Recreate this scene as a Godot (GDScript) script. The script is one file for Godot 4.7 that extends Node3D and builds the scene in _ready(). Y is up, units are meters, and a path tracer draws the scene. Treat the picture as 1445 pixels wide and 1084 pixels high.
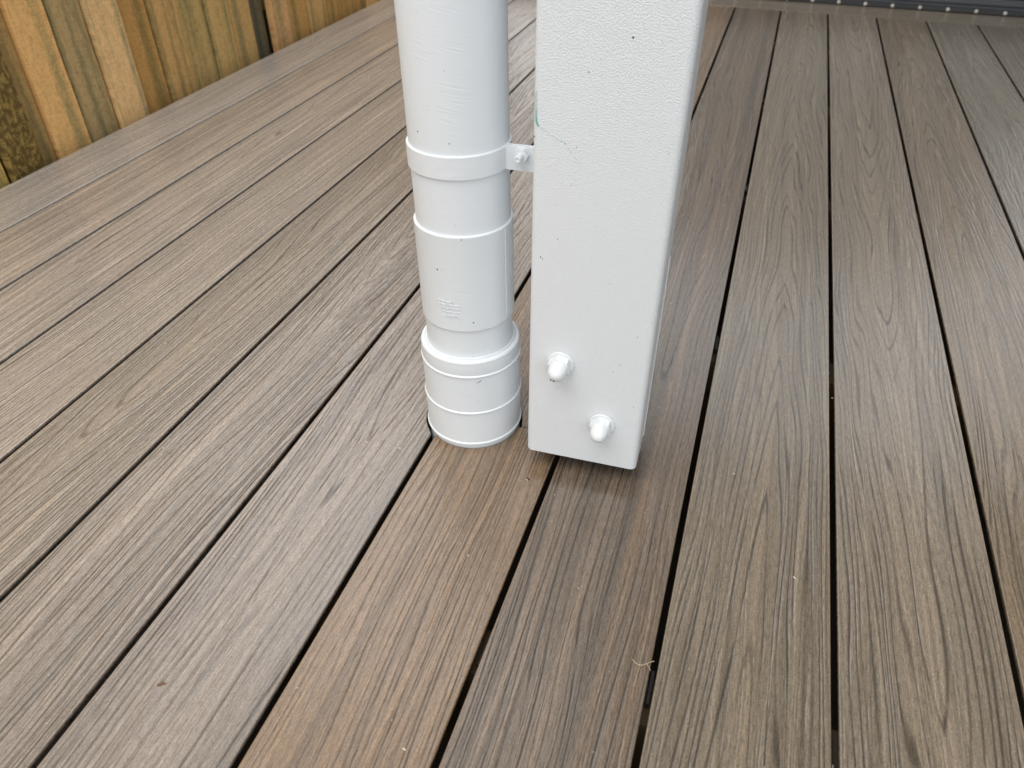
extends Node3D

const TAU_H := PI / 2.0
const PITCH := 0.14          # deck board spacing
const DECK_THICK := 0.023
const Z_FAR := -2.714        # far end of the lengthwise boards
const Z_NEAR := 0.95
const K := 0.9857             # marks on the post, measured on a plane a little farther off
const GW := 256              # grain texture size
const GH := 2048
const GRAINS := 10

var grain_maps := []         # per variant: [albedo, height]
var grain_in := []
var used := {}

# ------------------------------------------------------------------ helpers
func numbered(called: String, parent: Node) -> String:
	var key = str(parent.get_instance_id()) + called
	var n: int = used.get(key, 0)
	used[key] = n + 1
	return called if n == 0 else "%s_%03d" % [called, n]

func thing(called: String, label: String, category: String, at := Vector3.ZERO, group := "") -> Node3D:
	var o := Node3D.new()
	o.name = numbered(called, self)
	add_child(o, true)
	o.position = at
	o.set_meta("label", label)
	o.set_meta("category", category)
	if group != "":
		o.set_meta("group", group)
	return o

func put(called: String, mesh: Mesh, mat: Material, parent: Node, at := Vector3.ZERO) -> MeshInstance3D:
	var o := MeshInstance3D.new()
	o.name = numbered(called, parent)
	o.mesh = mesh
	o.material_override = mat
	o.position = at
	parent.add_child(o, true)
	return o

func lin(r: float, g: float, b: float) -> Color:
	return Color(r, g, b).linear_to_srgb()

func mat(c: Color, rough := 0.6, metal := 0.0, spec := 0.5) -> StandardMaterial3D:
	var m := StandardMaterial3D.new()
	m.albedo_color = c
	m.roughness = rough
	m.metallic = metal
	m.metallic_specular = spec
	return m

func arrays_mesh(v: PackedVector3Array, n: PackedVector3Array, uv: PackedVector2Array, uv2: PackedVector2Array, ix: PackedInt32Array) -> ArrayMesh:
	var a := []
	a.resize(Mesh.ARRAY_MAX)
	a[Mesh.ARRAY_VERTEX] = v
	a[Mesh.ARRAY_NORMAL] = n
	a[Mesh.ARRAY_TEX_UV] = uv
	if uv2.size() > 0:
		a[Mesh.ARRAY_TEX_UV2] = uv2
	a[Mesh.ARRAY_INDEX] = ix
	var m := ArrayMesh.new()
	m.add_surface_from_arrays(Mesh.PRIMITIVE_TRIANGLES, a)
	return m

# a solid turned about the y axis; profile points run upwards, sharp corners are split by angle
func lathe(profile: Array, seg := 96, close_ends := false) -> ArrayMesh:
	var pts := []
	for p in profile:
		pts.append(Vector2(p[0], p[1]))
	var v := PackedVector3Array()
	var n := PackedVector3Array()
	var uv := PackedVector2Array()
	var ix := PackedInt32Array()
	for k in range(pts.size() - 1):
		var a: Vector2 = pts[k]
		var b: Vector2 = pts[k + 1]
		var d := (b - a).normalized()
		var na := Vector2(d.y, -d.x)
		var nb := na
		if k > 0:
			var d0: Vector2 = (a - pts[k - 1]).normalized()
			var n0 := Vector2(d0.y, -d0.x)
			if n0.dot(na) > 0.86:
				na = (na + n0).normalized()
		if k < pts.size() - 2:
			var d1: Vector2 = (pts[k + 2] - b).normalized()
			var n1 := Vector2(d1.y, -d1.x)
			var own := Vector2(d.y, -d.x)
			if n1.dot(own) > 0.86:
				nb = (own + n1).normalized()
		var base := v.size()
		for s in range(seg + 1):
			var t := TAU * s / seg
			var e := Vector3(sin(t), 0, cos(t))
			v.append(e * a.x + Vector3.UP * a.y)
			v.append(e * b.x + Vector3.UP * b.y)
			n.append((e * na.x + Vector3.UP * na.y).normalized())
			n.append((e * nb.x + Vector3.UP * nb.y).normalized())
			uv.append(Vector2(float(s) / seg, a.y))
			uv.append(Vector2(float(s) / seg, b.y))
		for s in range(seg):
			var i := base + s * 2
			ix.append_array(PackedInt32Array([i, i + 1, i + 2, i + 2, i + 1, i + 3]))
	return arrays_mesh(v, n, uv, PackedVector2Array(), ix)

func arc_pts(c: Vector2, r: float, a0: float, a1: float, n: int) -> Array:
	var out := []
	for i in range(n + 1):
		var a := lerpf(a0, a1, float(i) / n)
		out.append([c.x + r * cos(a), c.y + r * sin(a)])
	return out

# extrude a closed outline (xy, counter-clockwise) along +z from z0 to z1, flat caps, smooth where the corner is shallow
func extrude(outline: PackedVector2Array, z0: float, z1: float, smooth := 0.8, caps := true) -> ArrayMesh:
	var v := PackedVector3Array()
	var n := PackedVector3Array()
	var uv := PackedVector2Array()
	var ix := PackedInt32Array()
	var c := outline.size()
	var ns := []
	for i in range(c):
		var d := (outline[(i + 1) % c] - outline[i]).normalized()
		ns.append(Vector2(d.y, -d.x))
	var run := 0.0
	for i in range(c):
		var own: Vector2 = ns[i]
		var pa: Vector2 = ns[(i + c - 1) % c]
		var pb: Vector2 = ns[(i + 1) % c]
		var na: Vector2 = (own + pa).normalized() if own.dot(pa) > smooth else own
		var nb: Vector2 = (own + pb).normalized() if own.dot(pb) > smooth else own
		var a := outline[i]
		var b := outline[(i + 1) % c]
		var base := v.size()
		var l := a.distance_to(b)
		for q in [[a, na, run], [b, nb, run + l]]:
			for z in [z0, z1]:
				v.append(Vector3(q[0].x, q[0].y, z))
				n.append(Vector3(q[1].x, q[1].y, 0))
				uv.append(Vector2(q[2], z))
		run += l
		ix.append_array(PackedInt32Array([base, base + 1, base + 2, base + 2, base + 1, base + 3]))
	var tri := Geometry2D.triangulate_polygon(outline)
	for cap in ([[z1, 1.0], [z0, -1.0]] if caps else []):
		var base := v.size()
		for p in outline:
			v.append(Vector3(p.x, p.y, cap[0]))
			n.append(Vector3(0, 0, cap[1]))
			uv.append(p)
		for t in range(0, tri.size(), 3):
			var a := tri[t]
			var b := tri[t + 1]
			var d := tri[t + 2]
			var ccw := (outline[b] - outline[a]).cross(outline[d] - outline[a]) > 0
			if ccw == (cap[1] > 0):
				ix.append_array(PackedInt32Array([base + a, base + d, base + b]))
			else:
				ix.append_array(PackedInt32Array([base + a, base + b, base + d]))
	return arrays_mesh(v, n, uv, PackedVector2Array(), ix)

func round_rect(x0: float, y0: float, x1: float, y1: float, r: float, seg := 5) -> PackedVector2Array:
	var o := PackedVector2Array()
	for c in [[x1 - r, y0 + r, -PI / 2], [x1 - r, y1 - r, 0.0], [x0 + r, y1 - r, PI / 2], [x0 + r, y0 + r, PI]]:
		for i in range(seg + 1):
			var a: float = c[2] + PI / 2 * i / seg
			o.append(Vector2(c[0] + r * cos(a), c[1] + r * sin(a)))
	return o

# box with eased edges: x/y section rounded, length along z
func eased(size: Vector3, r := 0.002) -> ArrayMesh:
	return extrude(round_rect(-size.x / 2, -size.y / 2, size.x / 2, size.y / 2, r, 2), -size.z / 2, size.z / 2)

func tube(points: Array, r: float, seg := 6) -> ArrayMesh:
	var st := SurfaceTool.new()
	st.begin(Mesh.PRIMITIVE_TRIANGLES)
	var rings := []
	for i in range(points.size()):
		var a: Vector3 = points[maxi(i - 1, 0)]
		var b: Vector3 = points[mini(i + 1, points.size() - 1)]
		var d := (b - a).normalized()
		var s := d.cross(Vector3.UP if absf(d.y) < 0.9 else Vector3.RIGHT).normalized()
		var u := s.cross(d)
		var ring := []
		for k in range(seg):
			var t := TAU * k / seg
			ring.append(points[i] + (s * cos(t) + u * sin(t)) * r)
		rings.append(ring)
	for i in range(rings.size() - 1):
		for k in range(seg):
			var k2 := (k + 1) % seg
			for p in [rings[i][k], rings[i + 1][k], rings[i][k2], rings[i][k2], rings[i + 1][k], rings[i + 1][k2]]:
				st.add_vertex(p)
	st.index()
	st.generate_normals()
	return st.commit()

# ------------------------------------------------------------------ textures
func noise_img(sd: int, freq: float, w: int, h: int, W: int, H: int, octaves := 2) -> PackedByteArray:
	var f := FastNoiseLite.new()
	f.noise_type = FastNoiseLite.TYPE_SIMPLEX_SMOOTH
	f.seed = sd
	f.frequency = freq
	f.fractal_octaves = octaves
	var im := f.get_image(w, h, false, false, true)
	if W != w or H != h:
		im.resize(W, H, Image.INTERPOLATE_CUBIC)
	im.convert(Image.FORMAT_L8)
	return im.get_data()

func prep_grain(i: int) -> void:
	var s := 1000 + i * 77
	grain_in[i] = {
		"tone": noise_img(s + 3, 0.022, GW, 36, GW, GH, 3),
		"broad": noise_img(s + 4, 0.01, GW, 400, GW, GH, 2),
		"fine": noise_img(s + 5, 0.12, GW, 100, GW, GH, 2),
		"pore": noise_img(s + 6, 0.33, GW, 700, GW, GH, 1),
		"brk": noise_img(s + 7, 0.045, GW, 220, GW, GH, 2),
	}

# [centre of the arches, arch spacing along (m, its sign says which way they point), rings across half the board, sharpness, tone contrast]
# a spacing of 0 gives nearly straight grain
const GRAIN_KIND := [[0.004, 0.135, 10.0, 1.45, 0.35], [-0.010, -0.12, 11.0, 1.5, 0.3], [0.05, 0.30, 12.0, 1.2, 0.4], [0.006, -0.15, 9.0, 1.6, 0.3], [-0.055, 0.42, 13.0, 1.15, 0.3],
	[0.008, 0.14, 10.0, 1.5, 0.5], [-0.006, -0.17, 10.0, 1.4, 0.3], [0.016, 0.16, 11.0, 1.5, 0.3], [-0.022, 0.25, 9.0, 1.25, 0.8], [-0.012, 0.15, 11.0, 1.5, 0.35]]

func make_grain(i: int) -> void:
	var src: Dictionary = grain_in[i]
	var tone: PackedByteArray = src.tone
	var broad: PackedByteArray = src.broad
	var fine: PackedByteArray = src.fine
	var pore: PackedByteArray = src.pore
	var brk: PackedByteArray = src.brk
	var col := PackedByteArray()
	col.resize(GW * GH * 3)
	var hgt := PackedByteArray()
	hgt.resize(GW * GH)
	var rnd := RandomNumberGenerator.new()
	rnd.seed = 555 + i
	var strength := PackedFloat32Array()
	var place := PackedFloat32Array()
	for k in range(512):
		strength.append(1.0 if rnd.randf() < 0.45 else 0.35 + 0.5 * rnd.randf())
		place.append(0.5 + (rnd.randf() - 0.5) * 0.55)
	var hair := PackedFloat32Array()
	for k in range(4096):
		hair.append(rnd.randf())
	var warp := FastNoiseLite.new()
	warp.noise_type = FastNoiseLite.TYPE_SIMPLEX_SMOOTH
	warp.seed = 3100 + i
	warp.frequency = 1.0
	warp.fractal_octaves = 2
	var kind: Array = GRAIN_KIND[i]
	var uc: float = kind[0]
	var per: float = 1.0 / kind[1]
	var rings: float = kind[2]
	var pw: float = kind[3]
	var amp: float = kind[4]
	var sgn := signf(per)
	for y in range(GH):
		var z := y / float(GH) * 3.75
		var row := y * GW
		var wander := uc + 0.014 * warp.get_noise_2d(z * 0.9, 50.0)
		var pace := z * per + 1.3 * warp.get_noise_2d(z * 1.6, 90.0)
		for x in range(GW):
			var p := row + x
			var um := ((x + 0.5) / GW - 0.5) * 0.1362
			var w := warp.get_noise_2d(um * 34.0, z * 2.6)
			var un := (um - wander + 0.0045 * w) / 0.068
			var au := absf(un) + 0.02
			var arch := rings * pow(au, pw)
			var q := 60.0 + pace + sgn * arch + 0.25 * w
			var slope := arch * pw / au / 0.068
			var ring := int(q)
			var f := absf(q - ring - place[ring & 511])
			var half := 0.00095 * slope + 0.0090 * absf(per)
			var g := clampf(1.35 * (1.0 - f / half), 0.0, 1.0) * strength[ring & 511] * clampf((brk[p] - 40) * 0.014, 0.25, 1.0)
			# hair lines nearly along the board, drawn a little towards the arches, broken along their length
			var hq := 400.0 + un * 52.0 + q * 1.7 + w * 1.5
			var hi := int(hq)
			var hf := hq - hi
			hf = hf * hf * (3.0 - 2.0 * hf)
			var ha := hair[hi & 4095] * (1.0 - hf) + hair[(hi + 1) & 4095] * hf - 0.5
			var fi := clampf(ha * 1.9 * clampf((fine[p] - 40) * 0.0085, 0.2, 1.1), -1.0, 1.0)
			var po := clampf((pore[p] - 140) * 0.022, 0.0, 1.0)
			var edge := minf(x, GW - 1 - x)
			if edge < 7:
				var e := edge * 0.14
				g *= e
				fi *= e
				po *= e
			var hh := 0.70 - 0.42 * g + 0.24 * fi - 0.12 * po
			hgt[p] = int(clampf(hh, 0.0, 1.0) * 255.0)
			var t := clampf(((tone[p] - 128) * 0.006 + (broad[p] - 128) * 0.003) * amp + 0.5, -0.3, 1.3)
			var shade := (1.0 - 0.31 * g) * (1.0 + 0.15 * fi) * (1.0 - 0.09 * po) * (0.93 + 0.10 * t)
			# cool grey brown to warm tan, near white so that each board's own colour tints it
			col[p * 3] = int(clampf(lerpf(215.0, 233.0, t) * shade, 0.0, 255.0))
			col[p * 3 + 1] = int(clampf(lerpf(215.0, 226.0, t) * shade, 0.0, 255.0))
			col[p * 3 + 2] = int(clampf(lerpf(215.0, 219.0, t) * shade, 0.0, 255.0))
	var a := Image.create_from_data(GW, GH, false, Image.FORMAT_RGB8, col)
	var b := Image.create_from_data(GW, GH, false, Image.FORMAT_L8, hgt)
	grain_maps[i] = [ImageTexture.create_from_image(a), ImageTexture.create_from_image(b)]

func fibre_detail() -> ImageTexture:
	var a := noise_img(91, 0.32, 512, 100, 512, 512, 2)
	var b := noise_img(92, 0.25, 512, 512, 512, 512, 3)
	var c := PackedByteArray()
	c.resize(512 * 512 * 3)
	for p in range(512 * 512):
		var v := 236.0 + (a[p] - 128) * 0.3 + (b[p] - 128) * 0.4
		if b[p] > 238:
			v += 20.0
		var k := int(clampf(v, 120.0, 255.0))
		c[p * 3] = k
		c[p * 3 + 1] = k
		c[p * 3 + 2] = k
	return ImageTexture.create_from_image(Image.create_from_data(512, 512, false, Image.FORMAT_RGB8, c))

# sawn fence wood: grain along v, colour tinted per paling
func paling_map(sd: int, mossy: bool) -> Array:
	var W := 128
	var H := 1024
	var g := noise_img(sd, 0.03, W, 60, W, H, 3)
	var f := noise_img(sd + 1, 0.2, W, 90, W, H, 2)
	var s := noise_img(sd + 2, 0.02, W, 300, W, H, 2)
	var saw := noise_img(sd + 3, 0.25, 12, H, W, H, 2)
	var band := noise_img(sd + 6, 0.016, W, 26, W, H, 2)
	var bl := noise_img(sd + 4, 0.06, W, 800, W, H, 5)
	var c := PackedByteArray()
	c.resize(W * H * 3)
	var hg := PackedByteArray()
	hg.resize(W * H)
	for y in range(H):
		for x in range(W):
			var p := y * W + x
			var q := (g[p] - 128) * 0.045 + x * 0.035 + s[p] * 0.003
			var ring := absf(fposmod(q, 1.0) - 0.5) * 2.0
			var t := clampf((band[p] - 118) * 0.022, -1.4, 1.0) + (g[p] - 128) / 128.0 * 0.25
			var sh := 0.84 + 0.16 * ring + (f[p] - 128) * 0.0006 + (saw[p] - 128) * 0.0007
			hg[p] = int(clampf(0.5 + (f[p] - 128) * 0.0016 + (saw[p] - 128) * 0.002 + (ring - 0.5) * 0.12, 0, 1) * 255)
			var r := (248.0 + 26.0 * t) * sh
			var gg := (248.0 + 18.0 * t) * sh
			var bb := (248.0 + 16.0 * t) * sh
			if mossy:
				var m := clampf((bl[p] - 96) * 0.013, 0.0, 1.0)
				var d := clampf((saw[p] * 0.5 + f[p] + bl[p] - 365) * 0.012, 0.0, 0.7)
				r = lerpf(lerpf(136.0, 216.0, m), 92.0, d)
				gg = lerpf(lerpf(126.0, 208.0, m), 84.0, d)
				bb = lerpf(lerpf(110.0, 180.0, m), 76.0, d)
			c[p * 3] = int(clampf(r, 0, 255))
			c[p * 3 + 1] = int(clampf(gg, 0, 255))
			c[p * 3 + 2] = int(clampf(bb, 0, 255))
	return [ImageTexture.create_from_image(Image.create_from_data(W, H, false, Image.FORMAT_RGB8, c)), ImageTexture.create_from_image(Image.create_from_data(W, H, false, Image.FORMAT_L8, hg))]

func bump_tex(sd: int, freq: float, w: int, h: int, W: int, H: int, octaves: int) -> ImageTexture:
	var d := noise_img(sd, freq, w, h, W, H, octaves)
	return ImageTexture.create_from_image(Image.create_from_data(W, H, false, Image.FORMAT_L8, d))

# ------------------------------------------------------------------ deck boards
# x0..x1 across, z0 (far) .. z1 (near); cut says which piece of the pipe hole the board gives way to
const HOLE := Vector2(-0.3857, -0.6015)     # hole for the downpipe
const HOLE_R := 0.0535
const SAW := -0.5995

func bite(x: float, z: float, x0: float, x1: float) -> float:
	var dz := z - HOLE.y
	if absf(dz) >= HOLE_R:
		return x
	var lim := minf(x1, HOLE.x - sqrt(HOLE_R * HOLE_R - dz * dz) - 0.002)
	return x0 + (x - x0) * (lim - x0) / (x1 - x0)

func back_end(x: float) -> float:
	var dx := x - HOLE.x
	return SAW - 0.0012 if absf(dx) >= HOLE_R else minf(SAW - 0.0012, HOLE.y - sqrt(HOLE_R * HOLE_R - dx * dx))

func front_end(x: float) -> float:
	var dx := x - HOLE.x
	return SAW if absf(dx) >= HOLE_R else maxf(SAW, HOLE.y + 0.0015 + sqrt(maxf(0.0, 0.0522 * 0.0522 - dx * dx)))

func board_mesh(x0: float, x1: float, z0: float, z1: float, fu: bool, fv: bool, cut := "") -> ArrayMesh:
	var r := 0.0014
	var cols := [[x0 + 0.009, -DECK_THICK, Vector3.LEFT], [x0 + 0.009, -0.0032, Vector3.LEFT], [x0, -0.0032, Vector3.LEFT], [x0, -r, Vector3.LEFT], [x0 + r * 0.3, -r * 0.3, Vector3(-1, 1, 0).normalized()], [x0 + r, 0.0, Vector3.UP]]
	var nx := 40 if cut == "back" or cut == "front" else 6
	for i in range(1, nx):
		cols.append([lerpf(x0 + r, x1 - r, float(i) / nx), 0.0, Vector3.UP])
	cols.append_array([[x1 - r, 0.0, Vector3.UP], [x1 - r * 0.3, -r * 0.3, Vector3(1, 1, 0).normalized()], [x1, -r, Vector3.RIGHT], [x1, -0.0032, Vector3.RIGHT], [x1 - 0.009, -0.0032, Vector3.RIGHT], [x1 - 0.009, -DECK_THICK, Vector3.RIGHT]])
	var rows := [0.0, 1.0]
	if cut == "bite":
		for i in range(25):
			rows.append((lerpf(HOLE.y - 0.056, HOLE.y + 0.056, i / 24.0) - z0) / (z1 - z0))
		rows.sort()
	var v := PackedVector3Array()
	var n := PackedVector3Array()
	var uv := PackedVector2Array()
	var uv2 := PackedVector2Array()
	var ix := PackedInt32Array()
	var w := x1 - x0
	var nc := cols.size()
	for t in rows:
		for c in cols:
			var x: float = c[0]
			var za := z0
			var zb := z1
			if cut == "front":
				za = front_end(x)
			elif cut == "back":
				zb = back_end(x)
			var z := lerpf(za, zb, t)
			if cut == "bite":
				x = bite(x, z, x0, x1)
			v.append(Vector3(x, c[1], z))
			n.append(c[2])
			var uu := (x - x0) / w
			var vv := (z + 2.75) / 3.75
			if fu:
				uu = 1.0 - uu
			if fv:
				vv = 1.0 - vv
			uv.append(Vector2(uu, vv))
			uv2.append(Vector2(uu + x0 * 3.1, z / 0.35 + x0 * 7.7))
	for j in range(rows.size() - 1):
		for i in range(nc - 1):
			var a := j * nc + i
			ix.append_array(PackedInt32Array([a, a + 1, a + nc, a + 1, a + nc + 1, a + nc]))
	for e in [0, rows.size() - 1]:
		for i in range(nc - 1):
			var base := v.size()
			for k in [i, i + 1]:
				var p := v[e * nc + k]
				for yy in [p.y, -DECK_THICK]:
					v.append(Vector3(p.x, yy, p.z))
					n.append(Vector3(0, 0, -1 if e == 0 else 1))
					uv.append(uv[e * nc + k])
					uv2.append(uv2[e * nc + k])
			if e == 0:
				ix.append_array(PackedInt32Array([base, base + 1, base + 2, base + 2, base + 1, base + 3]))
			else:
				ix.append_array(PackedInt32Array([base, base + 2, base + 1, base + 2, base + 3, base + 1]))
	return arrays_mesh(v, n, uv, uv2, ix)

var detail: ImageTexture
func deck_mat(variant: int, tint: Color, dusty := 1.0) -> StandardMaterial3D:
	# the grain maps average about 0.51, so the board's own colour is scaled to that
	var t := tint.srgb_to_linear() * (1.95 * dusty)
	t = Color(minf(t.r, 1.0), minf(t.g, 1.0), minf(t.b, 1.0))
	var m := mat(lin(t.r, t.g, t.b), 0.21, 0.0, 0.72)
	m.albedo_texture = grain_maps[variant][0]
	m.heightmap_enabled = true
	m.heightmap_texture = grain_maps[variant][1]
	m.heightmap_scale = 0.075
	m.detail_enabled = true
	m.detail_albedo = detail
	m.detail_blend_mode = BaseMaterial3D.BLEND_MODE_MUL
	m.detail_uv_layer = BaseMaterial3D.DETAIL_UV_2
	return m

# ------------------------------------------------------------------ scene
func _ready() -> void:
	# camera
	var cam := Camera3D.new()
	cam.name = "camera"
	add_child(cam)
	cam.position = Vector3(-0.14757, 0.56442, 0.0)
	cam.rotation = Vector3(-0.676101, 0.312987, 0.001375)
	cam.near = 0.02
	cam.far = 200.0
	var at := CameraAttributesPhysical.new()
	at.frustum_focal_length = 12.0 / tan(atan(542.0 / 1063.91))
	at.frustum_focus_distance = 0.76
	at.exposure_aperture = at.frustum_focal_length / 3.3
	cam.attributes = at
	cam.fov = 2.0 * rad_to_deg(atan(542.0 / 1063.91))
	cam.current = true

	# sky and exposure
	var we := WorldEnvironment.new()
	we.name = "environment"
	var env := Environment.new()
	env.background_mode = Environment.BG_SKY
	var sky := Sky.new()
	var sm := ProceduralSkyMaterial.new()
	sm.sky_top_color = Color(0.985, 0.99, 1.0)
	sm.sky_horizon_color = Color(0.80, 0.81, 0.82)
	sm.sky_curve = 0.15
	sm.ground_bottom_color = Color(0.2, 0.19, 0.17)
	sm.ground_horizon_color = Color(0.6, 0.6, 0.6)
	sm.sun_angle_max = 30.0
	sky.sky_material = sm
	env.sky = sky
	env.background_energy_multiplier = 1.15
	env.tonemap_mode = Environment.TONE_MAPPER_LINEAR
	env.tonemap_exposure = 1.72
	env.sdfgi_enabled = true
	env.ssao_enabled = true
	env.ssil_enabled = true
	we.environment = env
	add_child(we)

	# sun behind cloud
	var sun := DirectionalLight3D.new()
	sun.name = "sun"
	sun.light_color = Color(1.0, 0.98, 0.95)
	sun.light_energy = 0.4
	sun.light_angular_distance = 45.0
	sun.shadow_enabled = true
	add_child(sun)
	sun.look_at_from_position(Vector3(-0.25, 1.6, 0.6), Vector3.ZERO)

	# textures, worked out on all cores
	grain_in.resize(GRAINS)
	grain_maps.resize(GRAINS)
	var job := WorkerThreadPool.add_group_task(prep_grain, GRAINS)
	WorkerThreadPool.wait_for_group_task_completion(job)
	job = WorkerThreadPool.add_group_task(make_grain, GRAINS)
	WorkerThreadPool.wait_for_group_task_completion(job)
	detail = fibre_detail()

	build_ground()
	build_house()
	build_roof()
	build_fence()
	build_deck()
	build_post()
	build_downpipe()
	build_clip()
	build_debris()

func build_ground() -> void:
	var m := mat(lin(0.07, 0.055, 0.04), 0.95)
	var p := PlaneMesh.new()
	p.size = Vector2(80, 80)
	var g := put("ground", p, m, self, Vector3(0, -0.42, 0))
	g.set_meta("kind", "structure")
	g.set_meta("label", "bare dark soil under the deck, seen only through gaps")

func build_deck() -> void:
	var deck := Node3D.new()
	deck.name = "deck"
	add_child(deck)
	deck.set_meta("kind", "structure")
	deck.set_meta("label", "brown grey composite timber deck of long grooved boards")
	var gap := 0.0058
	# per board from the fence side: [grain, flip across, flip along, colour]
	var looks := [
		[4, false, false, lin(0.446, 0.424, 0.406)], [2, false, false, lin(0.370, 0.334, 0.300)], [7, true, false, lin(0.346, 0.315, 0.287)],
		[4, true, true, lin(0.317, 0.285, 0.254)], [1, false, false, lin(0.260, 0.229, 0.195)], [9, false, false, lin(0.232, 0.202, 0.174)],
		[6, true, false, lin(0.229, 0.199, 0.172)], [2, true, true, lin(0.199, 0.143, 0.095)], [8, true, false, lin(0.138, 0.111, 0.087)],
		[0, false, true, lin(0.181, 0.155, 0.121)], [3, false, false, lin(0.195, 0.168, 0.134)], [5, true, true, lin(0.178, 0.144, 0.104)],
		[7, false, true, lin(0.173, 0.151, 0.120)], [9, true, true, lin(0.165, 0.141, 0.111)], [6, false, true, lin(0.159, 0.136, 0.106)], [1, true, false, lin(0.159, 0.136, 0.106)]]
	for k in range(looks.size()):
		var l: Array = looks[k]
		var m := deck_mat(l[0], l[3], 1.0)
		var x0 := (k - 10) * PITCH + gap / 2
		var x1 := (k - 9) * PITCH - gap / 2
		if k == 0:
			x0 = -1.393
			x1 = -1.2635
		if k == 1:
			x0 = -1.2581
		if k == 6:
			# the hole bites into the right edge
			put("board", board_mesh(x0, x1, Z_FAR, Z_NEAR, l[1], l[2], "bite"), m, deck)
		elif k == 7:
			# sawn through at the pipe, each end notched to half a circle
			put("board", board_mesh(x0, x1, Z_FAR, SAW, l[1], l[2], "back"), m, deck)
			put("board", board_mesh(x0, x1, SAW, Z_NEAR, l[1], l[2], "front"), m, deck)
		else:
			put("board", board_mesh(x0, x1, Z_FAR, Z_NEAR, l[1], l[2]), m, deck)
	# the border board across the far end, in front of the door
	var bm := deck_mat(4, lin(0.185, 0.16, 0.125))
	var mesh := board_mesh(-0.068, 0.068, -2.2, 1.1, false, false)
	var b := put("border_board", mesh, bm, deck, Vector3(-0.3, 0.0, -2.7185 - 0.066))
	b.rotation.y = PI / 2
	b.position = Vector3(-0.2, 0.0005, -2.7835)
	# joists under the boards, and the clips in the gaps
	var jm := mat(lin(0.08, 0.055, 0.028), 0.85)
	for i in range(9):
		put("joist", eased(Vector3(0.045, 0.14, 2.6), 0.003), jm, deck, Vector3(-0.2, -DECK_THICK - 0.0705, 0.675 - 0.5066 * i)).rotation.y = PI / 2
	var cm := mat(lin(0.02, 0.02, 0.022), 0.5)
	var cs := mat(lin(0.5, 0.5, 0.5), 0.35, 0.9)
	for g in range(2, 16):
		for i in range(2, 8):
			var c := put("clip", eased(Vector3(0.0036, 0.006, 0.03), 0.0008), cm, deck, Vector3((g - 10) * PITCH, -0.016, 0.675 - 0.5066 * i + (0.004 if g % 2 == 0 else -0.006)))
			if g == 10 and i == 2:
				c.set_meta("label", "clip in the gap with two pale tabs showing")
	for z in [-0.268, -0.314]:
		put("clip_tab", eased(Vector3(0.0012, 0.003, 0.012), 0.0004), cs, deck, Vector3(-0.0007, -0.0065, z))
	# side skirt below the left edge
	put("skirt_board", eased(Vector3(0.018, 0.16, 3.66), 0.002), deck_mat(4, lin(0.24, 0.21, 0.18)), deck, Vector3(-1.372, -DECK_THICK - 0.0815, -0.882))

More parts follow.
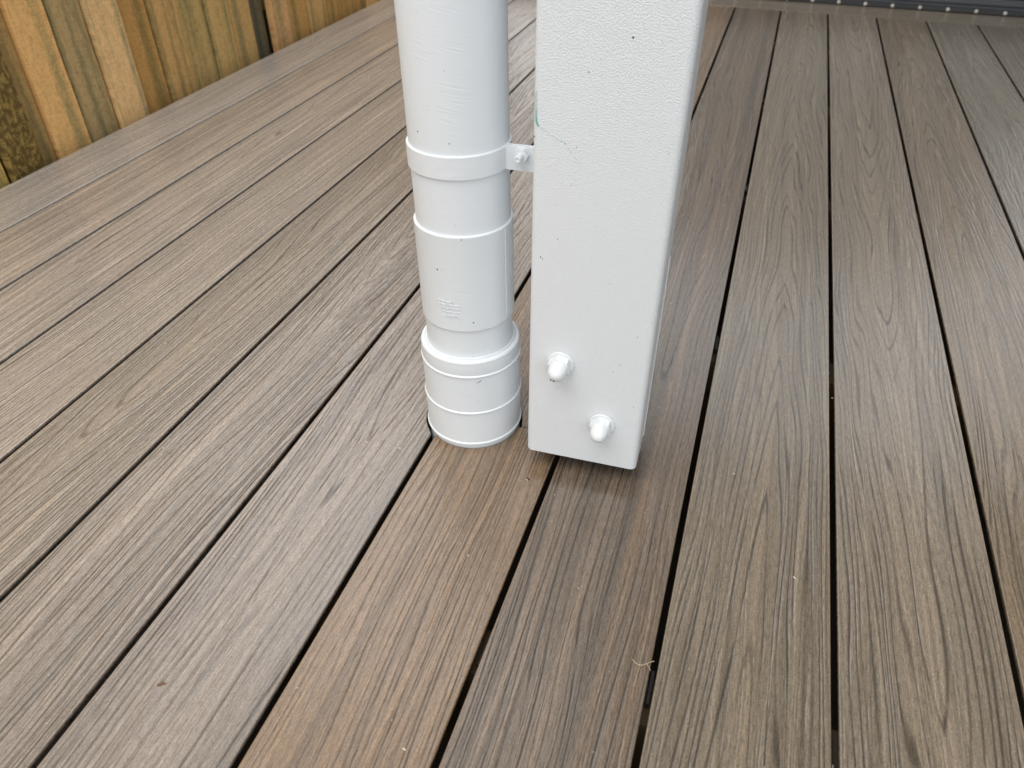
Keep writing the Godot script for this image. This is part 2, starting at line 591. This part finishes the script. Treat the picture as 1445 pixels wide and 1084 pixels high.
func build_post() -> void:
	var paint := mat(lin(0.735, 0.785, 0.83), 0.42)
	paint.heightmap_enabled = true
	paint.heightmap_texture = bump_tex(31, 0.12, 512, 512, 512, 512, 3)
	paint.heightmap_scale = 0.055
	paint.uv1_triplanar = true
	paint.uv1_scale = Vector3(11, 11, 11)
	var smooth := mat(lin(0.735, 0.785, 0.83), 0.35)
	var post := thing("steel_post", "white painted rectangular steel post with two dome nuts low on its front", "post", Vector3(-0.3084, 0.0, -0.5463))
	post.rotation.y = 0.035
	var w := 0.1136
	var d := 0.075
	# outline in x / -z, then stood up
	var o := round_rect(0.0, 0.0, w, d, 0.0065, 6)
	var shaft := put("shaft", extrude(o, 0.0214, 2.36, 0.8, false), paint, post)
	# hollow: inner walls and the rim between them, open at the foot
	var inner := round_rect(0.004, 0.004, w - 0.004, d - 0.004, 0.0035, 6)
	put("inner_wall", extrude(inner, 0.0214, 2.36, 0.8, false), mat(lin(0.10, 0.10, 0.10), 0.8), post).rotation_degrees = Vector3(-90, 0, 0)
	var rim := SurfaceTool.new()
	rim.begin(Mesh.PRIMITIVE_TRIANGLES)
	for yy in [0.0214]:
		for i in range(o.size()):
			var j := (i + 1) % o.size()
			for p in [o[i], inner[i], o[j], o[j], inner[i], inner[j]]:
				rim.add_vertex(Vector3(p.x, yy, -p.y))
	rim.generate_normals()
	put("rim", rim.commit(), smooth, post)
	shaft.rotation_degrees = Vector3(-90, 0, 0)
	# raised weld line low on the right side
	put("weld_seam", tube([Vector3(w + 0.0002, 0.0235, -0.052), Vector3(w + 0.0002, 0.09, -0.0525), Vector3(w + 0.0003, 0.16, -0.053), Vector3(w + 0.0001, 0.235, -0.0565)], 0.0008, 6), smooth, post)
	# stirrup plate that carries the post, set back under it
	put("foot_plate", eased(Vector3(0.07, 0.0211, 0.04), 0.002), mat(lin(0.12, 0.12, 0.12), 0.6, 0.6), post, Vector3(w / 2, 0.0106, -d / 2 - 0.01))
	# dome nuts, each on its washer
	var hexo := PackedVector2Array()
	for i in range(6):
		hexo.append(Vector2(cos(TAU * i / 6 + 0.3), sin(TAU * i / 6 + 0.3)) * 0.0108)
	var prof := [[0.0091, 0.004], [0.0091, 0.0100], [0.0089, 0.0115], [0.0086, 0.0140]]
	for i in range(1, 9):
		prof.append([0.0086 * cos(PI / 2 * i / 8), 0.0140 + 0.0095 * sin(PI / 2 * i / 8)])
	var dome := lathe(prof, 28)
	var nut_paint := mat(lin(0.735, 0.78, 0.82), 0.28)
	nut_paint.heightmap_enabled = true
	nut_paint.heightmap_texture = bump_tex(37, 0.02, 128, 128, 128, 128, 2)
	nut_paint.heightmap_scale = 0.055
	nut_paint.uv1_triplanar = true
	nut_paint.uv1_scale = Vector3(30, 30, 30)
	var spots := [Vector3(0.0313, 0.1397, 0.0004), Vector3(0.0751, 0.0743, 0.0004)]
	for i in range(2):
		var nut := put("dome_nut", dome, nut_paint, post, spots[i])
		nut.rotation.x = PI / 2
		nut.rotation.y = 0.0
		nut.set_meta("label", ["upper dome nut, chipped dark at its tip", "lower dome nut near the right edge"][i])
		put("hexagon", extrude(hexo, -0.0096, -0.0008, 0.9), nut_paint, nut).rotation.x = PI / 2
		put("washer", lathe([[0.0, 0.0], [0.0128, 0.0002], [0.0132, 0.001], [0.0126, 0.0019], [0.0, 0.0021]], 32), nut_paint, nut, Vector3(0, -0.0003, 0))
	var chip := mat(lin(0.03, 0.025, 0.02), 0.8)
	for c in [[Vector3(0.0273, 0.1347, 0.0207), 0.0011], [Vector3(0.0303, 0.1353, 0.0224), 0.0012]]:
		var sp := SphereMesh.new()
		sp.radius = c[1]
		sp.height = c[1] * 1.1
		sp.radial_segments = 8
		sp.rings = 4
		put("paint_chip", sp, chip, post, c[0])
	# tiny chips in the paint
	var st := SurfaceTool.new()
	st.begin(Mesh.PRIMITIVE_TRIANGLES)
	var rnd := RandomNumberGenerator.new()
	rnd.seed = 8
	var dots := [[41.4, 399.3, 0.9], [71.2, 424.9, 1.3], [1.7, 347.8, 0.9], [35.7, 343.1, 0.8], [32.8, 312.1, 0.8], [106.0, 345.9, 0.6], [23.8, 262.4, 0.8], [9.5, 243.3, 1.1], [11.2, 241.9, 0.9],
		[100.4, 176.5, 0.9], [104.8, 96.6, 0.8], [87.5, 143.5, 0.7], [82.2, 133.4, 0.7], [91.5, 423.1, 0.5], [54.7, 278.5, 0.5], [70.7, 227.4, 0.5], [62.0, 321.0, 0.4], [19.0, 208.0, 0.4]]
	for p in dots:
		flake(st, Vector3(p[0] * K / 1000.0, p[1] * K / 1000.0 + 0.0081, 0.0001), Vector3.RIGHT, Vector3.UP, p[2] * 0.8 / 1000.0, rnd)
	st.index()
	st.generate_normals()
	var pcs := put("paint_chips", st.commit(), chip, post)
	pcs.set_meta("kind", "stuff")
	# teal scuff left by something rubbing past
	var teal := mat(lin(0.05, 0.42, 0.33), 0.5)
	var gs := SurfaceTool.new()
	gs.begin(Mesh.PRIMITIVE_TRIANGLES)
	var line := [Vector2(2.6, 384), Vector2(2.4, 378), Vector2(2.6, 371), Vector2(2.7, 365), Vector2(3.1, 360), Vector2(4.2, 357.5), Vector2(5.6, 356.2)]
	var wid := [0.25, 0.45, 0.4, 0.9, 1.1, 1.2, 0.4]
	ribbon(gs, line, wid)
	for q in [[8.0, 354.6, 0.35], [10.6, 353.2, 0.3], [13.5, 351.4, 0.35], [17.0, 349.8, 0.25], [20.0, 348.3, 0.3], [23.4, 346.6, 0.5], [26.4, 345.2, 0.7], [29.2, 341.4, 0.3], [31.6, 338.6, 0.3], [34.8, 334.6, 0.4], [38.0, 331.4, 0.25]]:
		ribbon(gs, [Vector2(q[0] - 1.1, q[1] + 0.75), Vector2(q[0], q[1]), Vector2(q[0] + 1.0, q[1] - 0.7)], [0.1, q[2], 0.1])
	gs.index()
	gs.generate_normals()
	put("teal_scuff", gs.commit(), teal, post)

# a thin raised streak on the post's front face (millimetres)
func ribbon(st: SurfaceTool, pts: Array, wid: Array) -> void:
	for i in range(pts.size() - 1):
		var a: Vector2 = pts[i]
		var b: Vector2 = pts[i + 1]
		var s := (b - a).normalized().orthogonal()
		var q := [a - s * wid[i] / 2, a + s * wid[i] / 2, b - s * wid[i + 1] / 2, b + s * wid[i + 1] / 2]
		var v := []
		for p in q:
			v.append(Vector3(p.x * K / 1000.0, p.y * K / 1000.0 + 0.0081, 0.00022))
		for p in [v[0], v[1], v[2], v[2], v[1], v[3]]:
			st.add_vertex(p)

# a small uneven flake lying on a surface
func flake(st: SurfaceTool, c: Vector3, ax: Vector3, ay: Vector3, r: float, rnd: RandomNumberGenerator) -> void:
	var up := ax.cross(ay)
	var rim := []
	var a0 := rnd.randf() * TAU
	for i in range(6):
		var t := a0 + TAU * i / 6
		var q := r * (0.55 + 0.6 * rnd.randf())
		rim.append(c + ax * cos(t) * q * 0.75 + ay * sin(t) * q)
	var top := c + up * r * 0.3
	for i in range(6):
		for p in [top, rim[(i + 1) % 6], rim[i]]:
			st.add_vertex(p)

func build_downpipe() -> void:
	var paint := mat(lin(0.735, 0.79, 0.84), 0.36)
	paint.heightmap_enabled = true
	paint.heightmap_texture = brush_tex()
	paint.heightmap_scale = 0.03
	paint.uv1_scale = Vector3(1, 2.6, 1)
	var pipe := thing("downpipe", "round white painted plastic downpipe entering the deck beside the steel post", "downpipe", Vector3(-0.3857, 0.0, -0.5995))
	pipe.rotation.z = 0.0145
	# lower socket with its three beads and lipped rim
	var s := [[0.0505, -0.12], [0.0505, -0.001], [0.0512, 0.0]]
	s.append([0.0516, 0.0045])
	s.append_array(bead(0.0065, 0.0516))
	s.append_array(bead(0.0490, 0.0514))
	s.append_array(bead(0.0965, 0.0512))
	s.append([0.0516, 0.1005])
	s.append([0.0513, 0.1095])
	s.append_array(arc_pts(Vector2(0.0485, 0.1125), 0.0028, -0.3, PI / 2, 6))
	s.append_array([[0.0474, 0.1153], [0.0468, 0.1146], [0.0464, 0.1146]])
	s.append_array(arc_pts(Vector2(0.0452, 0.1156), 0.0012, 0.0, PI, 6))
	put("socket", lathe(s, 120), paint, pipe)
	put("pipe", lathe([[0.0441, 0.09], [0.0441, 0.30], [0.0441, 0.6], [0.0441, 2.3]], 120), paint, pipe)
	# sleeve joiner
	var j := [[0.0441, 0.1478], [0.0456, 0.1480], [0.0463, 0.1490], [0.0463, 0.2475]]
	j.append_array(arc_pts(Vector2(0.0452, 0.2482), 0.0012, 0.0, PI / 2, 5))
	j.append([0.0441, 0.2494])
	var sleeve := put("sleeve", lathe(j, 120), paint, pipe)
	# mould seam on the right
	var seam := []
	for i in range(14):
		var y := lerpf(0.152, 0.2478, i / 13.0)
		var a := deg_to_rad(75.0) + 0.004 * sin(i * 2.3)
		seam.append(Vector3(sin(a) * 0.04635, y, cos(a) * 0.04635))
	put("mould_seam", tube(seam, 0.00055, 6), paint, sleeve)
	# worn raised maker's marks under the paint, too clogged to read
	var st := SurfaceTool.new()
	st.begin(Mesh.PRIMITIVE_TRIANGLES)
	var rnd := RandomNumberGenerator.new()
	rnd.seed = 21
	for row in range(5):
		var x := -0.0125 + row * 0.0012
		var y0 := 0.1815 - row * 0.0038
		var end := 0.0085 + 0.002 * rnd.randf()
		if row == 0:
			end = 0.002
		while x < end:
			var l := 0.0007 + 0.0016 * rnd.randf()
			var hgt := 0.0008 + 0.0012 * rnd.randf()
			strip(st, x, y0 + (rnd.randf() - 0.5) * 0.0012, x + l, y0 + (rnd.randf() - 0.5) * 0.0012, hgt * 0.5)
			if rnd.randf() < 0.5:
				strip(st, x + l, y0 - hgt * 0.6, x + l + 0.0003, y0 + hgt * 0.6, 0.0004)
			x += l + 0.0004
	strip(st, 0.0020, 0.1635, 0.0052, 0.1672, 0.0005)
	strip(st, 0.0052, 0.1672, 0.0090, 0.1622, 0.0005)
	strip(st, -0.0085, 0.1652, 0.0015, 0.1640, 0.0004)
	st.generate_normals()
	put("raised_marks", st.commit(), paint, sleeve)
	# dark nicks in the paint
	var chip := mat(lin(0.03, 0.026, 0.022), 0.8)
	var sc := SurfaceTool.new()
	sc.begin(Mesh.PRIMITIVE_TRIANGLES)
	for q in [[-27.2, 338.5, 0.0441, 0.9], [11.7, 332.7, 0.0441, 0.8], [11.5, 389.8, 0.0441, 0.4], [-14.0, 430.0, 0.0441, 0.4], [-8.0, 362.0, 0.0441, 0.35], [18.5, 247.0, 0.0463, 0.7], [-12.9, 213.9, 0.0463, 1.2], [-6.0, 215.0, 0.0463, 0.4], [26.8, 158.8, 0.0463, 1.0], [12.0, 260.0, 0.0441, 0.5],
		[27.5, 89.4, 0.0514, 0.9], [29.5, 90.2, 0.0514, 0.9], [31.0, 91.4, 0.0514, 0.7], [26.9, 66.2, 0.0514, 0.5], [24.0, 118.5, 0.0461, 0.5]]:
		var a := deg_to_rad(q[0])
		var e := Vector3(sin(a), 0, cos(a))
		flake(sc, e * (q[2] + 0.00005) + Vector3.UP * q[1] / 1000.0, Vector3.UP.cross(e), Vector3.UP, q[3] / 1000.0, rnd)
	sc.generate_normals()
	var nicks := put("paint_nicks", sc.commit(), chip, pipe)
	nicks.set_meta("kind", "stuff")
	# dried runs and drips left by the brush
	var sd := SurfaceTool.new()
	sd.begin(Mesh.PRIMITIVE_TRIANGLES)
	for q in [[30.5, 159.2, 0.0463, 1.3], [33.0, 159.8, 0.0463, 0.9], [-43.0, 246.0, 0.0463, 1.2], [-40.0, 244.6, 0.0463, 0.9], [74.0, 218.0, 0.0463, 1.0], [-50.0, 372.0, 0.0441, 0.8], [66.0, 228.0, 0.0463, 0.7], [50.0, 330.0, 0.0441, 0.6]]:
		var a := deg_to_rad(q[0])
		var e := Vector3(sin(a), 0, cos(a))
		flake(sd, e * q[2] + Vector3.UP * q[1] / 1000.0, Vector3.UP.cross(e), Vector3.UP, q[3] / 1000.0, rnd)
	sd.index()
	sd.generate_normals()
	var drips := put("paint_drips", sd.commit(), paint, pipe)
	drips.set_meta("kind", "stuff")
	# the brush loop near the top
	for side in [0.0, 1.0]:
		var pts := []
		for i in range(12):
			var t := i / 11.0
			var a: float = deg_to_rad(lerpf(22.0, 78.0, t) + side * lerpf(1.5, 4.0, t))
			var y: float = lerpf(0.382, 0.418, t) - side * lerpf(0.001, 0.009 * sin(t * PI) + 0.004, t)
			pts.append(Vector3(sin(a) * 0.0440, y, cos(a) * 0.0440))
		put("brush_ridge", tube(pts, 0.0002, 5), paint, pipe)

# small raised stroke on the sleeve; x is along the surface from straight ahead
func strip(st: SurfaceTool, x0: float, y0: float, x1: float, y1: float, w: float) -> void:
	var r := 0.0463
	var d := Vector2(x1 - x0, y1 - y0).normalized().orthogonal() * w / 2
	var q := []
	for p in [Vector2(x0, y0) - d, Vector2(x0, y0) + d, Vector2(x1, y1) - d, Vector2(x1, y1) + d]:
		q.append([p, r - 0.0002])
	for p in [Vector2(x0, y0), Vector2(x1, y1)]:
		q.append([p, r + 0.0007])
	var v := []
	for e in q:
		var a: float = e[0].x / r
		v.append(Vector3(sin(a) * e[1], e[0].y, cos(a) * e[1]))
	for p in [v[0], v[4], v[2], v[2], v[4], v[5], v[4], v[1], v[5], v[5], v[1], v[3]]:
		st.add_vertex(p)

func bead(y: float, r: float) -> Array:
	var o := [[r, y - 0.0016]]
	o.append_array([[r + 0.0007, y - 0.0011], [r + 0.0012, y - 0.0003], [r + 0.0012, y + 0.0004], [r + 0.0007, y + 0.0012], [r, y + 0.0017]])
	return o

func brush_tex() -> ImageTexture:
	# brush marks that run round the pipe with a slight tilt, over a faint orange peel
	var a := noise_img(51, 0.16, 40, 1024, 512, 1024, 2)
	var b := noise_img(52, 0.05, 512, 512, 512, 1024, 3)
	var c := noise_img(53, 0.012, 512, 1024, 512, 1024, 2)
	var o := PackedByteArray()
	o.resize(512 * 1024)
	for y in range(1024):
		for x in range(512):
			var p := y * 512 + x
			var k := ((y + x / 3) % 1024) * 512 + x
			var m := clampf((c[p] - 90) * 0.012, 0.1, 1.0)
			o[p] = int(clampf(128 + (a[k] - 128) * 0.55 * m + (b[p] - 128) * 0.3, 0, 255))
	return ImageTexture.create_from_image(Image.create_from_data(512, 1024, false, Image.FORMAT_L8, o))

func build_clip() -> void:
	var paint := mat(lin(0.735, 0.785, 0.83), 0.36)
	paint.heightmap_enabled = true
	paint.heightmap_texture = bump_tex(61, 0.03, 256, 256, 256, 256, 3)
	paint.heightmap_scale = 0.025
	paint.uv1_triplanar = true
	paint.uv1_scale = Vector3(12, 12, 12)
	var clip := thing("pipe_clip", "white painted metal band round the downpipe, bolted to the post side", "pipe clip", Vector3(-0.3901, 0.3014, -0.5995))
	clip.rotation.z = 0.0145
	put("band", lathe([[0.0441, 0.0], [0.0456, 0.0], [0.0461, 0.0006], [0.0461, 0.0198], [0.0456, 0.0205], [0.0441, 0.0205]], 120), paint, clip)
	# front and rear lugs that meet at the post
	var lx := 0.0585
	put("front_lug", eased(Vector3(lx, 0.0208, 0.0026), 0.0006), paint, clip, Vector3(0.0425 + lx / 2 - 0.02, 0.0104, 0.0068))
	put("rear_lug", eased(Vector3(lx, 0.0208, 0.0026), 0.0006), paint, clip, Vector3(0.0425 + lx / 2 - 0.02, 0.0106, 0.0038))
	var hexo := PackedVector2Array()
	for i in range(6):
		hexo.append(Vector2(cos(TAU * i / 6), sin(TAU * i / 6)) * 0.0066)
	var bx := 0.0600
	var by := 0.0150
	put("washer", lathe([[0.0, 0.0], [0.0070, 0.0], [0.0072, 0.0006], [0.0068, 0.0011], [0.0, 0.0011]], 24), paint, clip, Vector3(bx, by, 0.0081)).rotation.x = PI / 2
	put("nut", extrude(hexo, 0.009, 0.0138, 0.9), paint, clip, Vector3(bx, by, 0.0))
	var bolt := put("bolt", lathe([[0.0030, 0.0], [0.0030, 0.0095], [0.0025, 0.0102], [0.0019, 0.0102], [0.0017, 0.0096], [0.0, 0.0095]], 20), paint, clip, Vector3(bx, by, 0.0115))
	bolt.rotation.x = PI / 2

func build_fence() -> void:
	var f := thing("paling_fence", "tall timber fence of upright rough sawn boards along the deck's left edge", "fence", Vector3(-1.43, 0.0, 0.0))
	var maps := [paling_map(301, false), paling_map(311, false), paling_map(321, false), paling_map(331, true)]
	# [far z, colour, map, depth step]
	var orange := lin(0.95, 0.60, 0.235)
	var olive := lin(0.58, 0.43, 0.20)
	var pale := lin(0.97, 0.66, 0.31)
	var brown := lin(0.64, 0.38, 0.125)
	var tan_c := lin(0.74, 0.47, 0.18)
	var grey := lin(0.19, 0.165, 0.10)
	var spec := [[-0.963, lin(0.9, 0.62, 0.2), 0, 0.002], [-1.039, lin(0.56, 0.42, 0.17), 3, 0.008], [-1.082, lin(0.50, 0.34, 0.13), 1, 0.0], [-1.17, orange, 0, 0.004], [-1.257, olive, 1, 0.001], [-1.340, pale, 2, 0.005], [-1.428, brown, 0, 0.0],
		[-1.517, tan_c, 1, 0.003], [-1.609, lin(0.62, 0.44, 0.17), 2, 0.001], [-1.697, lin(0.72, 0.49, 0.19), 1, 0.004], [-1.784, lin(0.66, 0.44, 0.17), 0, 0.002], [-1.866, grey, 1, -0.008], [-1.955, lin(0.78, 0.48, 0.21), 2, 0.004], [-2.046, brown, 0, 0.002], [-2.148, tan_c, 1, 0.003]]
	var rnd := RandomNumberGenerator.new()
	rnd.seed = 77
	var all := []
	var z := 1.2
	while z > -0.78:
		all.append([z, z - 0.088, [orange, olive, tan_c, brown, pale][rnd.randi() % 5], rnd.randi() % 3, rnd.randf() * 0.005])
		z -= 0.089
	all.append([z, -0.872, tan_c, 1, 0.001])
	var prev := -0.873
	for s in spec:
		all.append([prev, s[0] + 0.0012, s[1], s[2], s[3]])
		prev = s[0]
	while prev > -2.95:
		all.append([prev, prev - 0.088, [orange, tan_c, brown, lin(0.5, 0.33, 0.13)][rnd.randi() % 4], rnd.randi() % 3, rnd.randf() * 0.005])
		prev -= 0.089
	for k in range(all.size()):
		var a: Array = all[k]
		var w: float = a[0] - a[1]
		var m := mat(a[2], 0.8, 0.0, 0.35)
		m.albedo_texture = maps[a[3]][0]
		m.heightmap_enabled = true
		m.heightmap_texture = maps[a[3]][1]
		m.heightmap_scale = 0.07
		m.uv1_scale = Vector3(1.0 if rnd.randf() < 0.5 else -1.0, 1.0, 1.0)
		m.uv1_offset = Vector3(0, rnd.randf_range(-0.38, 0.14), 0)
		var o := put("paling", paling_mesh(w - 0.0035, 1.15, 0.016, rnd), m, f, Vector3(a[4] * 2.0, -0.32, (a[0] + a[1]) / 2))
		o.rotation.x = (rnd.randf() - 0.5) * 0.006
		if a[3] == 3:
			o.set_meta("label", "dark mossy paling standing proud near the left end")
		elif a[4] < -0.005:
			o.set_meta("label", "dark grey paling set back from its neighbours")
	var rm := mat(lin(0.36, 0.27, 0.13), 0.85)
	# the far face, lapped over the joints
	var bk := mat(lin(0.3, 0.22, 0.1), 0.85)
	z = 1.15
	while z > -3.0:
		put("paling", paling_mesh(0.0885, 1.15, 0.016, rnd), bk, f, Vector3(-0.076, -0.32, z))
		z -= 0.089
	for y in [0.12, 0.65]:
		put("rail", eased(Vector3(0.045, 0.075, 4.2), 0.003), rm, f, Vector3(-0.047, y, -0.9))

# a sawn board, faintly wavy along its edges; face at x = 0, standing from y = 0
func paling_mesh(w: float, h: float, t: float, rnd: RandomNumberGenerator) -> ArrayMesh:
	var st := SurfaceTool.new()
	st.begin(Mesh.PRIMITIVE_TRIANGLES)
	var rows := 28
	var o := [rnd.randf() * 9.0, rnd.randf() * 9.0]
	var tilt := (rnd.randf() - 0.5) * 0.004
	var secs := []
	for j in range(rows + 1):
		var y := h * j / rows
		var e0 := -w / 2 + 0.0009 * sin(y * 11.0 + o[0]) + 0.0004 * sin(y * 43.0 + o[1])
		var e1 := w / 2 + 0.0009 * sin(y * 9.0 + o[1]) + 0.0004 * sin(y * 37.0 + o[0])
		secs.append([Vector3(-t, y, e1), Vector3(-0.0012 + tilt, y, e1), Vector3(tilt, y, e1 - 0.0013), Vector3(-tilt, y, e0 + 0.0013), Vector3(-0.0012 - tilt, y, e0), Vector3(-t, y, e0)])
	for j in range(rows):
		var a: Array = secs[j]
		var b: Array = secs[j + 1]
		for i in range(6):
			var k := (i + 1) % 6
			st.set_smooth_group(-1)
			for p in [a[i], b[i], a[k], a[k], b[i], b[k]]:
				st.set_uv(Vector2(p.z / 0.092 + 0.5, p.y / 0.75))
				st.add_vertex(p)
	var top: Array = secs[rows]
	for i in range(1, 5):
		for p in [top[0], top[i + 1], top[i]]:
			st.set_uv(Vector2(p.z / 0.09, p.x / 0.09))
			st.add_vertex(p)
	st.generate_normals()
	return st.commit()

func build_house() -> void:
	# sliding door in the house wall, its dark track along the deck
	var black := mat(lin(0.026, 0.029, 0.034), 0.3, 0.0, 0.6)
	var edge := mat(lin(0.16, 0.18, 0.21), 0.28, 0.5)
	var door := thing("sliding_door", "dark aluminium sliding door with ridged track at the deck's far end", "sliding door", Vector3(0.1, 0.0, -2.8515))
	var x0 := -1.3
	var x1 := 1.6
	var wx := 1.9
	var prof := PackedVector2Array([Vector2(0.0, 0.002), Vector2(0.0, 0.016), Vector2(-0.003, 0.019), Vector2(-0.030, 0.021), Vector2(-0.032, 0.026), Vector2(-0.036, 0.026), Vector2(-0.038, 0.018), Vector2(-0.058, 0.019), Vector2(-0.060, 0.031), Vector2(-0.064, 0.031), Vector2(-0.066, 0.019), Vector2(-0.095, 0.020), Vector2(-0.097, 0.034), Vector2(-0.101, 0.034), Vector2(-0.103, 0.02), Vector2(-0.150, 0.02), Vector2(-0.150, 0.002)])
	var rot := PackedVector2Array()
	for p in prof:
		rot.append(Vector2(p.x, p.y))
	var track := put("track", extrude(rot, x0, x1, 0.95), black, door)
	track.rotation.y = -PI / 2
	# x of the outline must point to the deck: the turn maps outline x to world z
	track.rotation.y = -PI / 2
	track.scale = Vector3.ONE
	for q in [[-0.034, 0.0266], [-0.062, 0.0316], [-0.099, 0.0346], [-0.0012, 0.0186]]:
		put("track_edge", eased(Vector3(0.0032, 0.0016, x1 - x0 - 0.01), 0.0006), edge, door, Vector3(0.15, q[1], q[0])).rotation.y = PI / 2
	var cap := mat(lin(0.7, 0.69, 0.64), 0.3)
	var prof2 := [[0.0056, 0.0], [0.0056, 0.003]]
	prof2.append_array(arc_pts(Vector2(0.0, 0.003), 0.0056, 0.0, PI / 2, 5))
	var capm := lathe(prof2, 16)
	for i in range(-12, 17):
		var c := put("screw_cap", capm, cap, door, Vector3(0.0119 + 0.0803 * i, 0.0075, 0.0002))
		c.rotation.x = PI / 2
	put("bottom_frame", eased(Vector3(0.04, 0.09, x1 - x0), 0.002), black, door, Vector3(0.15, 0.066, -0.115)).rotation.y = PI / 2
	var glass := mat(Color(0.75, 0.8, 0.8, 0.12), 0.02)
	glass.transparency = BaseMaterial3D.TRANSPARENCY_ALPHA
	put("pane", eased(Vector3(x1 - x0, 1.95, 0.006), 0.001), glass, door, Vector3(0.15, 1.086, -0.115))
	for x in [x0 + 0.02, 0.15, x1 - 0.02]:
		put("stile", eased(Vector3(0.05, 1.95, 0.04), 0.002), black, door, Vector3(x, 1.086, -0.116))
	put("head_frame", eased(Vector3(x1 - x0, 0.06, 0.12), 0.002), black, door, Vector3(0.15, 2.092, -0.09))
	var wall := thing("house_wall", "pale rendered house wall around the sliding door", "wall", Vector3(0.1, 0.0, -2.93))
	var render := mat(lin(0.16, 0.15, 0.14), 0.85)
	put("wall_section", eased(Vector3(0.3, 2.9, 0.12), 0.004), render, wall, Vector3(x1 + 0.15, 1.05, -0.04))
	put("wall_section", eased(Vector3(0.3, 2.9, 0.12), 0.004), render, wall, Vector3(x0 - 0.15, 1.05, -0.04))
	put("wall_section", eased(Vector3(x1 - x0, 0.36, 0.12), 0.004), render, wall, Vector3(0.15, 2.32, -0.041))
	put("wall_section", eased(Vector3(x1 - x0, 0.38, 0.12), 0.004), render, wall, Vector3(0.15, -0.21, -0.045))
	put("wall_section", eased(Vector3(0.12, 2.9, 3.6), 0.004), render, wall, Vector3(wx, 1.05, 1.83))
	put("room_floor", eased(Vector3(x1 - x0, 0.02, 2.5), 0.002), mat(lin(0.1, 0.08, 0.06), 0.5), wall, Vector3(0.15, 0.005, -1.35))
	put("room_back", eased(Vector3(x1 - x0, 2.4, 0.05), 0.002), mat(lin(0.2, 0.19, 0.18), 0.9), wall, Vector3(0.15, 1.2, -2.6))

func build_roof() -> void:
	var roof := thing("patio_roof", "patio roof over the house side of the deck, carried by the white post", "roof", Vector3(0.0, 2.36, 0.0))
	var white := mat(lin(0.42, 0.42, 0.43), 0.6)
	put("roof_sheet", eased(Vector3(2.3, 0.05, 2.42), 0.003), white, roof, Vector3(0.82, 0.20, -1.68))
	put("beam", eased(Vector3(2.2, 0.15, 0.06), 0.003), white, roof, Vector3(0.79, 0.075, -0.60))
	put("gutter", eased(Vector3(0.11, 0.09, 2.42), 0.012), white, roof, Vector3(-0.395, 0.16, -1.68))
	for i in range(4):
		put("rafter", eased(Vector3(0.045, 0.09, 2.2), 0.003), white, roof, Vector3(-0.27 + 0.68 * i, 0.128, -1.74))

func build_debris() -> void:
	var rnd := RandomNumberGenerator.new()
	rnd.seed = 404
	# pale dust and shavings scattered over the boards
	var st := SurfaceTool.new()
	st.begin(Mesh.PRIMITIVE_TRIANGLES)
	for i in range(650):
		var z := -0.05 - 2.3 * pow(rnd.randf(), 1.3)
		var x := rnd.randf_range(-1.35, 0.6)
		var a := rnd.randf() * TAU
		flake(st, Vector3(x, 0.0002, z), Vector3(cos(a), 0, sin(a)), Vector3(-sin(a), 0, cos(a)) * -1.0 * (1.0 + 1.5 * rnd.randf()), 0.0004 + 0.0007 * pow(rnd.randf(), 3.0), rnd)
	st.generate_normals()
	var dust := put("dust", st.commit(), mat(lin(0.62, 0.57, 0.48), 0.8), self)
	dust.set_meta("kind", "stuff")
	dust.set_meta("label", "pale specks of dust scattered over the deck boards")
	dust.set_meta("category", "dust")
	# curled fibre on the dark board
	var pts := []
	for i in range(15):
		var t := i / 14.0
		pts.append(Vector3(-0.1585 + 0.0175 * t, 0.0012 + 0.0016 * sin(t * PI), -0.3552 + 0.0042 * sin(t * 4.2) ))
	var fib := thing("fibre", "thin pale curled fibre lying on the dark board in front of the post", "fibre", Vector3.ZERO)
	var fm := mat(lin(0.62, 0.5, 0.36), 0.7)
	put("strand", tube(pts, 0.00022, 5), fm, fib)
	put("strand", tube([Vector3(-0.147, 0.002, -0.3545), Vector3(-0.1445, 0.0018, -0.3525), Vector3(-0.1425, 0.0009, -0.3498)], 0.0002, 5), fm, fib)
	# small dark crumb just in front of the post
	var crumb := thing("crumb", "small dark crumb on the brown board just left of the gap before the post", "crumb", Vector3(-0.3003, 0.0, -0.5252))
	var cm := mat(lin(0.045, 0.03, 0.022), 0.9)
	var cp := mat(lin(0.5, 0.42, 0.33), 0.9)
	for q in [[0.0, 0.0, 0.0013, cm], [0.0016, 0.0009, 0.0010, cm], [-0.0012, 0.0012, 0.0008, cp], [0.0004, 0.0022, 0.0009, cp], [0.0018, -0.0014, 0.0006, cp]]:
		var s := SphereMesh.new()
		s.radius = q[2]
		s.height = q[2] * 1.5
		s.radial_segments = 7
		s.rings = 3
		put("grain", s, q[3], crumb, Vector3(q[0], q[2] * 0.5, q[1]))
	# bit of bark on the pale board at lower left
	var bark := thing("bark_bit", "tiny brown bit of bark on the pale board at the lower left", "bark", Vector3(-0.512, 0.0, -0.218))
	put("shard", tube([Vector3(-0.0025, 0.0006, 0.0022), Vector3(0.0, 0.0012, 0.0), Vector3(0.0028, 0.0007, -0.0012)], 0.0006, 5), mat(lin(0.2, 0.1, 0.05), 0.9), bark)
	put("shard", tube([Vector3(0.0, 0.0010, 0.0), Vector3(-0.0004, 0.0012, -0.0022)], 0.0004, 5), mat(lin(0.2, 0.1, 0.05), 0.9), bark)
